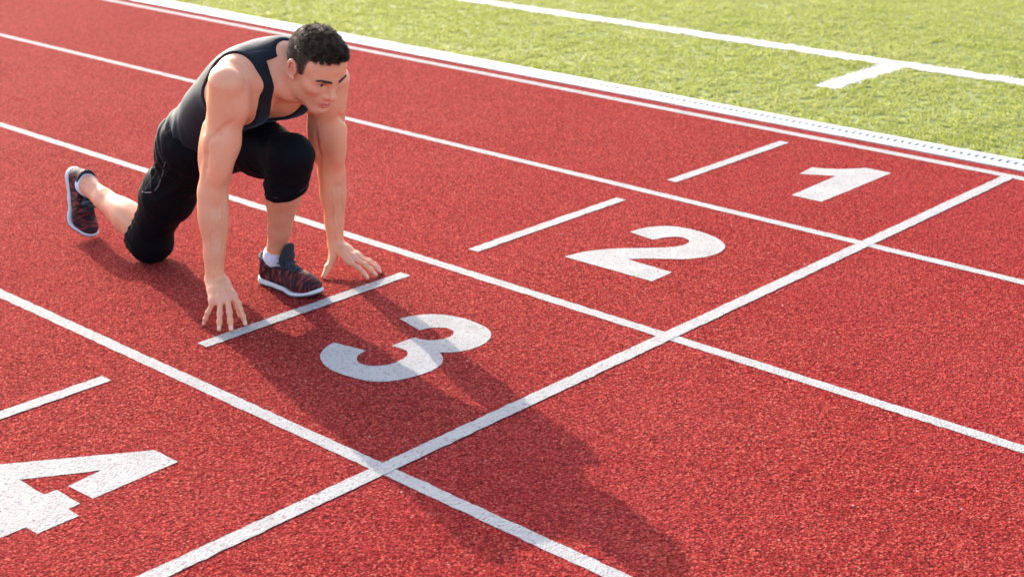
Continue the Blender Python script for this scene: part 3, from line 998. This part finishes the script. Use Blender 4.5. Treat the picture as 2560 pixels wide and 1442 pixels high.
folds(HR * .8 + KR * .2, A(.9, -.2, .35), .14, .0060, 105, .3)
folds(KR + A(-.05, 0, .05), A(.6, 0, .8), .10, .0065, 170, 1)
folds(A(-1.60, -3.10, .38), A(.5, .2, -.8), .11, .0050, 130, 2)
folds(HL * .75 + KL * .25, A(1, .2, .1), .12, .006, 110, 0)
folds(KL + A(-.06, 0, -.07), A(.5, 0, 1), .08, .005, 150, 2)
axR = (AR - KR) / np.linalg.norm(AR - KR); axL = (AL - KL) / np.linalg.norm(AL - KL)
def plane(p, nrm):
    return (X - p[0]) * nrm[0] + (Y - p[1]) * nrm[1] + (Z - p[2]) * nrm[2]
pR = KR + (AR - KR) * .11
pL = KL + (AL - KL) * .33
nLt = axL + A(.42, .16, 0); nLt /= np.linalg.norm(nLt)
nR = axR + A(0, 0, .35); nR /= np.linalg.norm(nR)
dR = plane(pR, nR); dL = plane(pL, nLt)
nearR = (X < -1.72) + 0 * Y + 0 * Z > 0
nearL = ((X > -1.38) & (Z < .43)) | ((X > -1.38) & (dL > -.05))
f = np.where(nearR & (Z < .26), smax(f, dR, .004), f)
f = np.where(nearL, smax(f, dL, .004), f)
# the legs leave the hems through open ends
for Kp, Ap, axx, pp, side in ((KR, AR, axR, pR, nearR), (KL, AL, axL, pL, nearL)):
    q = np.sqrt(np.maximum((X - Kp[0]) ** 2 + (Y - Kp[1]) ** 2 + (Z - Kp[2]) ** 2 - plane(Kp, axx) ** 2, 0)) - .066
    hole = np.maximum(q, -(plane(pp, axx) + .030))
    f = np.where(side, np.maximum(f, -hole), f)
f = np.maximum(f, -(Z - .002) + 0 * X + 0 * Y)
G.f = f.astype(np.float32)
for ax in range(3):
    ix = [slice(None)] * 3
    for e in (0, -1):
        ix[ax] = e
        G.f[tuple(ix)] = .02
G0S = G
shorts, sv = grid_mesh('shorts', G, M_SHORT, None)
pchild(shorts)

# ================================================================== shoes and socks
def shoe_material():
    m = NT('red_black_knit')
    mp = m.n('Mapping')
    mp.inputs['Scale'].default_value = (120, 22, 34)
    mp.inputs['Rotation'].default_value = (0, .5, .25)
    m.l(m.tc.outputs['Object'], mp.inputs['Vector'])
    a = m.n('TexNoise'); a.inputs['Scale'].default_value = 1.0; a.inputs['Detail'].default_value = 3.0
    m.l(mp.outputs[0], a.inputs['Vector'])
    c = m.ramp(a.outputs['Fac'], [(0.38, (0.010, 0.009, 0.011)), (0.48, (0.035, 0.008, 0.010)), (0.56, (0.11, 0.015, 0.016)), (0.66, (0.23, 0.045, 0.038)), (0.76, (0.07, 0.015, 0.015))])
    m.setp(Base_Color=c.outputs[0], Roughness=0.7, Specular_IOR_Level=0.2)
    b = m.bump(m.noise(700.0, 2.0).outputs['Fac'], 0.3, 0.001)
    m.l(b.outputs[0], m.b.inputs['Normal'])
    return m.m
M_SHOE = shoe_material()
M_SOLE = kerb_material('white_foam', (0.52, 0.51, 0.50), (0.62, 0.61, 0.60))
M_OUT = simple('dark_outsole', (0.05, 0.045, 0.045), 0.8)
M_BLACKKNIT = cloth_material('black_knit', (0.022, 0.022, 0.026), 0.2)
M_LACE = simple('dark_lace', (0.035, 0.036, 0.042), 0.7)
M_SOCK = cloth_material('white_sock', (0.62, 0.63, 0.68), 0.2)

def shoe_fields():
    h = .002
    lo, hi = (-.03, -.065, -.012), (.31, .065, .20)
    out = {}
    def newg():
        return Grid(lo, hi, h, .1)
    g = newg(); g.M = .2
    # sole: footprint pushed up into a slab
    foot = newg(); foot.M = .2
    pts = [A(.030, 0, 0), A(.12, .001, 0), A(.195, -.001, 0), A(.245, .004, 0)]
    foot.chain([p * A(1, 1, 1) for p in pts], [.034, .033, .047, .037], k=.02)
    _, X, Y, Z = foot.blk(foot.lo, foot.lo + (foot.n - 1) * h)
    # planar distance: ignore z by sampling the z=0 slice
    k0 = int(round((0 - foot.lo[2]) / h))
    d2 = np.repeat(foot.f[:, :, k0:k0 + 1], foot.n[2], axis=2)
    spring = .016 * np.clip((X - .20) / .08, 0, 1) ** 2 + .006 * np.clip((.02 - X) / .04, 0, 1)
    thick = .025 - .010 * np.clip((X - .05) / .14, 0, 1)
    zt = thick + spring + 0 * Y + .004 * np.clip((X - .24) / .04, 0, 1)
    zb = spring + 0 * Y
    flare = .004 * np.clip((thick + spring - Z) / .02, 0, 1)
    sole = smax(d2 - .001 - flare, smax(Z - zt, zb + .0045 - Z, .004), .006)
    outs = smax(d2 - .0015, smax(Z - zb - .0045, zb - Z, .001), .003)
    out['sole'] = sole.astype(np.float32); out['outsole'] = outs.astype(np.float32)
    # upper
    u = newg(); u.M = .2
    u.cone(A(.036, 0, .040), A(.11, 0, .046), .034, .034, k=.02)
    u.cone(A(.034, 0, .045), A(.040, 0, .098), .033, .033, k=.02)
    u.cone(A(.060, 0, .045), A(.070, 0, .092), .040, .039, k=.02)
    u.cone(A(.10, 0, .054), A(.195, 0, .034), .040, .042, k=.03)
    u.ell(A(.222, .003, .033), (.056, .043, .031), k=.03)
    fu = np.maximum(u.f, zt - .006 - Z)
    fu = smax(fu, d2 - .0005, .006)
    top = Z - (.098 - .02 * np.clip((X - .03) / .05, 0, 1) + .03 * np.clip((.02 - X) / .03, 0, 1) * 0)
    fu = smax(fu, top, .006)
    inner = newg(); inner.M = .2
    inner.cone(A(.050, 0, .06), A(.046, 0, .15), .031, .031, k=0)
    inner.cone(A(.060, 0, .06), A(.088, 0, .14), .027, .027, k=.01)
    fu = smax(fu, -inner.f, .003)
    # slot where the tongue shows
    slot = np.maximum(np.abs(Y) - (.013 - .03 * (X - .09)) + 0 * Z, np.maximum(.085 - X, X - .178) + 0 * Z)
    fu_s = smax(fu, -np.maximum(slot, -(Z - (.090 - .42 * (X - .08)) + .012)), .003)
    out['shoe'] = fu_s.astype(np.float32)
    # tongue: curved flap standing up in front of the shin
    t = newg(); t.M = .2
    t.chain([A(.168, 0, .060), A(.134, 0, .086), A(.130, 0, .112), A(.140, 0, .144)], [.017, .026, .032, .027], k=.01, flat=((.95, 0, .1), .22))
    t.cone(A(.108, 0, .0920), A(.178, 0, .0785), .021, .014, k=.008, flat=((.19, 0, .98), .18))
    out['tongue'] = t.f
    # collar padding
    c = newg(); c.M = .2
    ring = [A(.050 + .040 * math.cos(a), .0365 * math.sin(a), .093 - .012 * math.cos(a) - (.010 if math.cos(a) > .3 else 0)) for a in np.linspace(.75, 2 * math.pi - .75, 16)]
    c.chain(ring, [.0052] * 16, k=.003)
    out['collar'] = c.f
    # laces
    l = newg(); l.M = .03
    for i in range(6):
        x = .103 + i * .0135
        zc = .0962 - .19 * (x - .100) + .0022
        a0, a1 = A(x, -.021 + .0007 * i, zc - .0065), A(x + .010, .0, zc + .0030)
        l.chain([a0, a1, A(x, .021 - .0007 * i, zc - .0065)], [.0024] * 3, k=.002)
        l.chain([A(x + .012, -.020, zc - .0080), A(x + .003, .0, zc + .0025), A(x + .012, .020, zc - .0080)], [.0024] * 3, k=.002)
    for s in (-1, 1):
        l.chain([A(.140, s * .003, .096), A(.144, s * .016, .104), A(.152, s * .026, .094), A(.148, s * .013, .094), A(.141, s * .002, .096)], [.002] * 5, k=.001)
        l.chain([A(.140, s * .003, .095), A(.158, s * .016, .089), A(.168, s * .030, .074)], [.0019] * 3, k=.001)
    out['laces'] = l.f
    return out, lo, h
SHF, SHLO, SHH = shoe_fields()
def bend(v, th, x0=.165, Lb=.05, z0=.018):
    if th == 0:
        return v
    v = v.copy()
    x, z = v[:, 0], v[:, 2] - z0
    t = np.clip((x - x0) / Lb, 0, 1); a = th * t
    k = th / Lb
    cx = np.where(x <= x0, x, x0 + np.sin(a) / k + np.maximum(x - x0 - Lb, 0) * math.cos(th))
    cz = np.where(x <= x0, 0, (1 - np.cos(a)) / k + np.maximum(x - x0 - Lb, 0) * math.sin(th))
    zc = np.where(z > 0, z * (1 - .25 * t), z)
    v[:, 0] = cx - np.sin(a) * zc
    v[:, 2] = z0 + cz + np.cos(a) * zc
    return v
SHOE_MATS = {'shoe': M_SHOE, 'sole': M_SOLE, 'outsole': M_OUT, 'tongue': M_BLACKKNIT, 'collar': M_BLACKKNIT, 'laces': M_LACE}
def make_shoe(org, Xd, Zd, th, label):
    Xd = A(*Xd); Xd /= np.linalg.norm(Xd); Zd = A(*Zd); Zd -= Xd * (Zd @ Xd); Zd /= np.linalg.norm(Zd)
    Yd = np.cross(Zd, Xd)
    M = Matrix([[Xd[i], Yd[i], Zd[i], org[i]] for i in range(3)] + [[0, 0, 0, 1]])
    root = None
    for nm in ('shoe', 'sole', 'outsole', 'tongue', 'collar', 'laces'):
        g = SHF[nm].copy()
        for ax in range(3):
            ix = [slice(None)] * 3
            for e in (0, -1):
                ix[ax] = e
                g[tuple(ix)] = .02
        v, qd = surface_nets(g, SHLO, SHH)
        o = link(nm, mesh(nm, bend(v, th), qd, smooth=True), SHOE_MATS[nm])
        if root is None:
            root = o
            pchild(o)
            o.matrix_basis = M
            o['label'] = label
        else:
            o.parent = root
    return root
make_shoe(A(-1.362, -2.974, 0), A(1, .062, 0), A(0, 0, 1), 0.0, 'flat red and black running shoe on the front foot')
make_shoe(RO, RX, RZ, math.radians(42), 'red and black running shoe of the back foot standing on its toes')

def sock(p0, p1, off):
    """white ankle sock that follows the ankle"""
    lo = np.minimum(p0, p1) - .07; hi = np.maximum(p0, p1) + .07
    a = np.clip(np.round((lo - B.lo) / H).astype(int), 0, None); n = np.minimum(np.ceil((hi - lo) / H).astype(int) + 1, B.n - a)
    g = Grid(lo, hi, H); g.lo = B.lo + a * H; g.n = n
    g.f = B.f[tuple(slice(i, i + k) for i, k in zip(a, n))].copy()
    d = (p1 - p0) / np.linalg.norm(p1 - p0)
    _, X, Y, Z = g.blk(g.lo, g.lo + (g.n - 1) * H)
    t1 = (X - p1[0]) * d[0] + (Y - p1[1]) * d[1] + (Z - p1[2]) * d[2]
    t0 = (X - p0[0]) * d[0] + (Y - p0[1]) * d[1] + (Z - p0[2]) * d[2]
    g.f = np.maximum(g.f - off + .0008 * np.sin(t1 * 900), np.maximum(t1, -t0)).astype(np.float32)
    for ax in range(3):
        ix = [slice(None)] * 3
        for e in (0, -1):
            ix[ax] = e
            g.f[tuple(ix)] = .02
    o, _ = grid_mesh('sock', g, M_SOCK, None)
    pchild(o)
sock(A(-1.300, -2.970, .075), A(-1.290, -2.970, .130), .0035)
d_ = (KR - AR) / np.linalg.norm(KR - AR)
sock(AR - RXn * -.03 - d_ * .055, AR + d_ * .012, .0035)

# ================================================================== eyes, brows, hair
def ball(name, c, r, mat):
    v, fc = [], []
    n, m_ = 16, 10
    for i in range(m_ + 1):
        t = math.pi * i / m_
        for j in range(n):
            p = 2 * math.pi * j / n
            v.append((math.cos(t) * r, math.sin(t) * math.cos(p) * r, math.sin(t) * math.sin(p) * r))
    for i in range(m_):
        for j in range(n):
            fc.append((i * n + j, (i + 1) * n + j, (i + 1) * n + (j + 1) % n, i * n + (j + 1) % n))
    o = link(name, mesh(name, v, np.array(fc), smooth=True), mat)
    pchild(o)
    gz = HF * .995 + HLv * .02 - HU * .03
    x = gz / np.linalg.norm(gz); y = HLv - x * (HLv @ x); y /= np.linalg.norm(y); z = np.cross(x, y)
    o.matrix_basis = Matrix([[x[i], y[i], z[i], c[i]] for i in range(3)] + [[0, 0, 0, 1]])
    return o
m = NT('eye')
sx = m.n('SeparateXYZ'); m.l(m.tc.outputs['Object'], sx.inputs[0])
er = 0.0126 * HS
dv = m.n('Math', operation='DIVIDE'); dv.inputs[1].default_value = er
m.l(sx.outputs[0], dv.inputs[0])
c = m.ramp(dv.outputs[0], [(0.0, (0.62, 0.56, 0.54)), (0.868, (0.62, 0.56, 0.54)), (0.878, (0.05, 0.025, 0.014)), (0.965, (0.07, 0.035, 0.018)), (0.975, (0.004, 0.004, 0.004))])
m.setp(Base_Color=c.outputs[0], Roughness=0.12)
for s in (-1, 1):
    ball('eye', hd(.0715, s * .0315, -.001), er, m.m)

def strands(name, p0, p1, p2, wid, seg=4):
    """tapered three sided hairs along curves from the root p0 by way of p1 to the tip p2"""
    n = len(p0)
    rows = []
    for k in range(seg + 1):
        t = k / seg
        p = p0 * (1 - t) ** 2 + p1 * 2 * t * (1 - t) + p2 * t * t
        d = (p1 - p0) * (1 - t) + (p2 - p1) * t
        d = d / (np.linalg.norm(d, axis=1)[:, None] + 1e-9)
        w = wid * (1 - .78 * t ** 1.5)
        a = np.cross(d, np.array([.3, .2, .93])); a /= np.linalg.norm(a, axis=1)[:, None] + 1e-9
        b_ = np.cross(d, a)
        rows.append(np.stack([p + (a * math.cos(q) + b_ * math.sin(q)) * w[:, None] for q in (0, 2.094, 4.189)], 1))
    V = np.stack(rows, 1).reshape(n, -1, 3)
    q = []
    for k in range(seg):
        for j in range(3):
            q.append([k * 3 + j, k * 3 + (j + 1) % 3, (k + 1) * 3 + (j + 1) % 3, (k + 1) * 3 + j])
    F = (np.arange(n) * V.shape[1])[:, None, None] + np.array(q)[None]
    return mesh(name, V.reshape(-1, 3), F.reshape(-1, 4), smooth=True)

m = NT('dark_brown_hair')
hn = m.noise(60.0, 3.0)
m.setp(Base_Color=m.ramp(hn.outputs['Fac'], [(0.3, (0.045, 0.026, 0.015)), (0.7, (0.13, 0.078, 0.045))]).outputs[0], Roughness=0.5, Specular_IOR_Level=0.3)
M_HAIR = m.m

# scalp points of the skull ellipsoid that carry hair
r = np.random.default_rng(12)
def scalp(n):
    u = r.normal(0, 1, (n, 3)); u /= np.linalg.norm(u, axis=1)[:, None]
    p = np.array([-.006, 0, .040]) + u * np.array([.096, .075, .083])
    nn = u / np.array([.096, .075, .083]); nn /= np.linalg.norm(nn, axis=1)[:, None]
    edge = p[:, 2] - np.interp(p[:, 0], HXK, HZK)
    return p, nn, edge
def world(p):
    return HC + (p @ HM) * HS
def topness(p):
    return np.clip((p[:, 2] - .058) / .028, 0, 1) * np.clip((p[:, 0] + .090) / .05, .15, 1)
p, nn, edge = scalp(62000)
k_ = (edge + r.normal(0, .0035, len(edge))) > 0
p, nn, edge = p[k_], nn[k_], edge[k_]
tp = topness(p)
# cropped sides and nape
sd_ = tp < .45
k_ = sd_ & (r.uniform(0, 1, len(p)) < .55)
ps, ns, es, ts = p[k_], nn[k_], edge[k_], tp[k_]
n1 = len(ps)
L1 = (.0035 + .0075 * np.clip(es / .05, 0, 1) + .010 * ts)[:, None]
fl = ns * .55 + np.array([-.45, 0, -.65]) + r.normal(0, .18, (n1, 3))
A0, A1, A2 = ps - ns * .001, ps + ns * L1 * .45, ps + fl * L1
W1 = np.full(n1, .00065)
# longer top in curved locks brushed up and forward
k_ = (~sd_) & (r.uniform(0, 1, len(p)) < .95)
pt, nt, tt = p[k_], nn[k_], tp[k_]
NC = 420
cl = r.choice(len(pt), NC, replace=False)
cp, cn = pt[cl], nt[cl]
front = np.clip((cp[:, 0] - .01) / .07, 0, 1)[:, None]
Lc = (.014 + .004 * r.uniform(0, 1, (NC, 1)) + .007 * front) * (.55 + .45 * topness(cp)[:, None])
flow = np.array([.62, -.34, .05]) + r.normal(0, .17, (NC, 3)) + front * np.array([.05, .05, .45])
tip = cp + cn * Lc * .55 + flow * Lc * .85
mid = cp + cn * Lc * .85 + r.normal(0, .003, (NC, 3)) - flow * Lc * .10
near_ = np.argmin(((pt[:, None, :] - cp[None]) ** 2).sum(2), axis=1)
off = pt - cp[near_]
n2 = len(pt)
B0 = pt - nt * .001
B1 = mid[near_] + off * .85 + r.normal(0, .0012, (n2, 3))
B2 = tip[near_] + off * .82 + r.normal(0, .0040, (n2, 3))
W2 = np.full(n2, .00070)
me = strands('hair', world(np.concatenate([A0, B0])), world(np.concatenate([A1, B1])), world(np.concatenate([A2, B2])), np.concatenate([W1, W2]), seg=5)
print('hairs', n1, n2)
hair = link('hair', me, M_HAIR)
pchild(hair)
# dense undercoat below the long top
g = Grid(HC - .16, HC + .19, .0025)
g.ell(hd(-.006, 0, .041), hr(.0985, .0775, .0885), HM, k=0)
g.ell(hd(.030, .0, .078), hr(.052, .054, .042), HM, k=.02)
_, X, Y, Z = g.blk(g.lo, g.lo + (g.n - 1) * g.h)
lx = ((X - HC[0]) * HF[0] + (Y - HC[1]) * HF[1] + (Z - HC[2]) * HF[2]) / HS
ly = ((X - HC[0]) * HLv[0] + (Y - HC[1]) * HLv[1] + (Z - HC[2]) * HLv[2]) / HS
lz = ((X - HC[0]) * HU[0] + (Y - HC[1]) * HU[1] + (Z - HC[2]) * HU[2]) / HS
zm = np.maximum(np.interp(lx.ravel(), HXK, HZK).reshape(lx.shape) + .004, .056 - .25 * (lx + .03))
zm = np.maximum(zm + .006, .060)
g.f = smax(g.f - .0012 * waves(X, Y, Z, 150, 8, 3), (zm - lz) * .8, .006).astype(np.float32)
cap, _ = grid_mesh('hair_base', g, M_HAIR, None)
cap.parent = hair

# eyebrows rooted on the brow skin
def skin_x(yy, zz):
    out = np.zeros(len(yy))
    xs = np.arange(.125, .04, -.0006)
    for i in range(len(yy)):
        q = world(np.stack([xs, np.full(len(xs), yy[i]), np.full(len(xs), zz[i])], 1))
        I = np.clip(np.round((q - B.lo) / B.h).astype(int), 0, B.n - 1)
        w = np.where(B.f[tuple(I.T)] < .0004)[0]
        out[i] = xs[w[0]] if len(w) else .07
    return out
for s in (-1, 1):
    nb = 340
    t = r.uniform(0, 1, nb)
    by = s * (.0105 + .0415 * t); bz = .0175 + .0050 * np.sin(t * 2.5) + r.normal(0, .0023, nb) * (1.2 - .75 * t)
    bx = skin_x(by, bz)
    P0 = np.stack([bx - .0005, by, bz], 1)
    dr = np.stack([.10 - .45 * t, s * (.85 + 0 * t), .45 - .75 * t], 1) + r.normal(0, .15, (nb, 3))
    P2 = P0 + dr * .0085 + np.array([.0012, 0, 0])
    P1 = P0 + dr * .0042 + np.array([.0022, 0, 0])
    me = strands('eyebrow', world(P0), world(P1), world(P2), np.full(nb, .00042), seg=2)
    o = link('eyebrow', me, M_HAIR)
    pchild(o)

# ================================================================== seams on the shorts and the pocket zip
def ring_on(g, c, axis, ref, r0=.03, r1=.16, n=72, arc=(0, 2 * math.pi)):
    """closed line where a plane across the axis meets the cloth"""
    axis = axis / np.linalg.norm(axis); u = ref - axis * (ref @ axis); u /= np.linalg.norm(u); w = np.cross(axis, u)
    rad = np.arange(r1, r0, -.0008)
    out = []
    for a in np.linspace(arc[0], arc[1], n):
        d = u * math.cos(a) + w * math.sin(a)
        P = c + rad[:, None] * d
        I = np.round((P - g.lo) / g.h).astype(int)
        ok = ((I >= 0) & (I < g.n)).all(1)
        v = np.where(ok, g.f[tuple(np.clip(I, 0, g.n - 1).T)], 1)
        k = np.where(v < 0)[0]
        if len(k):
            out.append(c + d * rad[k[0]])
    return np.array(out)
def tube(name, P, r, mat, parent, closed=False):
    P = np.array(P)
    for _ in range(3):
        if closed:
            P = .25 * np.roll(P, 1, 0) + .5 * P + .25 * np.roll(P, -1, 0)
        else:
            P[1:-1] = .25 * P[:-2] + .5 * P[1:-1] + .25 * P[2:]
    n = len(P); V = []
    for i in range(n):
        d = P[(i + 1) % n] - P[i - 1] if closed or 0 < i < n - 1 else (P[min(i + 1, n - 1)] - P[max(i - 1, 0)])
        d = d / (np.linalg.norm(d) + 1e-9)
        a = np.cross(d, A(.2, .3, .93)); a /= np.linalg.norm(a); b_ = np.cross(d, a)
        V += [P[i] + (a * math.cos(q) + b_ * math.sin(q)) * r for q in np.linspace(0, 2 * math.pi, 6)[:-1]]
    F = []
    for i in range(n if closed else n - 1):
        for j in range(5):
            F.append((i * 5 + j, i * 5 + (j + 1) % 5, ((i + 1) % n) * 5 + (j + 1) % 5, ((i + 1) % n) * 5 + j))
    o = link(name, mesh(name, V, np.array(F), smooth=True), mat)
    o.parent = parent
    return o
GS = G0S
M_SEAM = simple('grey_stitching', (0.05, 0.05, 0.055), 0.6)
M_ZIP = simple('grey_zip', (0.10, 0.10, 0.10), 0.45)
tube('hem_seam', ring_on(GS, pR - nR * .020, nR, A(0, 1, 0)), .0011, M_SEAM, shorts, True)
tube('hem_seam', ring_on(GS, pL - nLt * .022, nLt, A(0, 1, 0)), .0011, M_SEAM, shorts, True)
# outer side seam and pocket opening of the right leg
side = []
for t in np.linspace(.02, .86, 34):
    c_ = HR + (KR - HR) * t
    q_ = ring_on(GS, c_, KR - HR, A(-.45, -1, 0), .05, .17, 1, (0, 0))
    if len(q_):
        side.append(q_[0])
tube('side_seam', side, .0012, M_SEAM, shorts)
pk = []
for t, a in zip(np.linspace(.06, .50, 20), np.concatenate([np.full(15, -.42), np.linspace(-.42, .05, 5)])):
    q_ = ring_on(GS, HR + (KR - HR) * t, KR - HR, A(-.45, -1, 0), .05, .17, 1, (a, a))
    if len(q_):
        pk.append(q_[0])
tube('pocket_zip', pk, .0022, M_ZIP, shorts)

# lashes darken the upper lids
for s in (-1, 1):
    nl = 90
    t = np.linspace(0, 1, nl)
    by = s * (.0185 + .0260 * t); bz = -.001 + .0062 * np.sin(np.pi * np.clip(t * .94 + .04, 0, 1)) + .0004
    bx = skin_x(by, bz + .0006)
    P0 = np.stack([bx, by, bz], 1)
    P2 = P0 + np.stack([np.full(nl, .0024), s * .0016 * (t - .2), np.full(nl, .0014)], 1)
    P1 = P0 + np.stack([np.full(nl, .0016), s * .0008 * (t - .2), np.full(nl, .0003)], 1)
    o = link('eyelash', strands('eyelash', world(P0), world(P1), world(P2), np.full(nl, .00040), seg=2), M_HAIR)
    pchild(o)
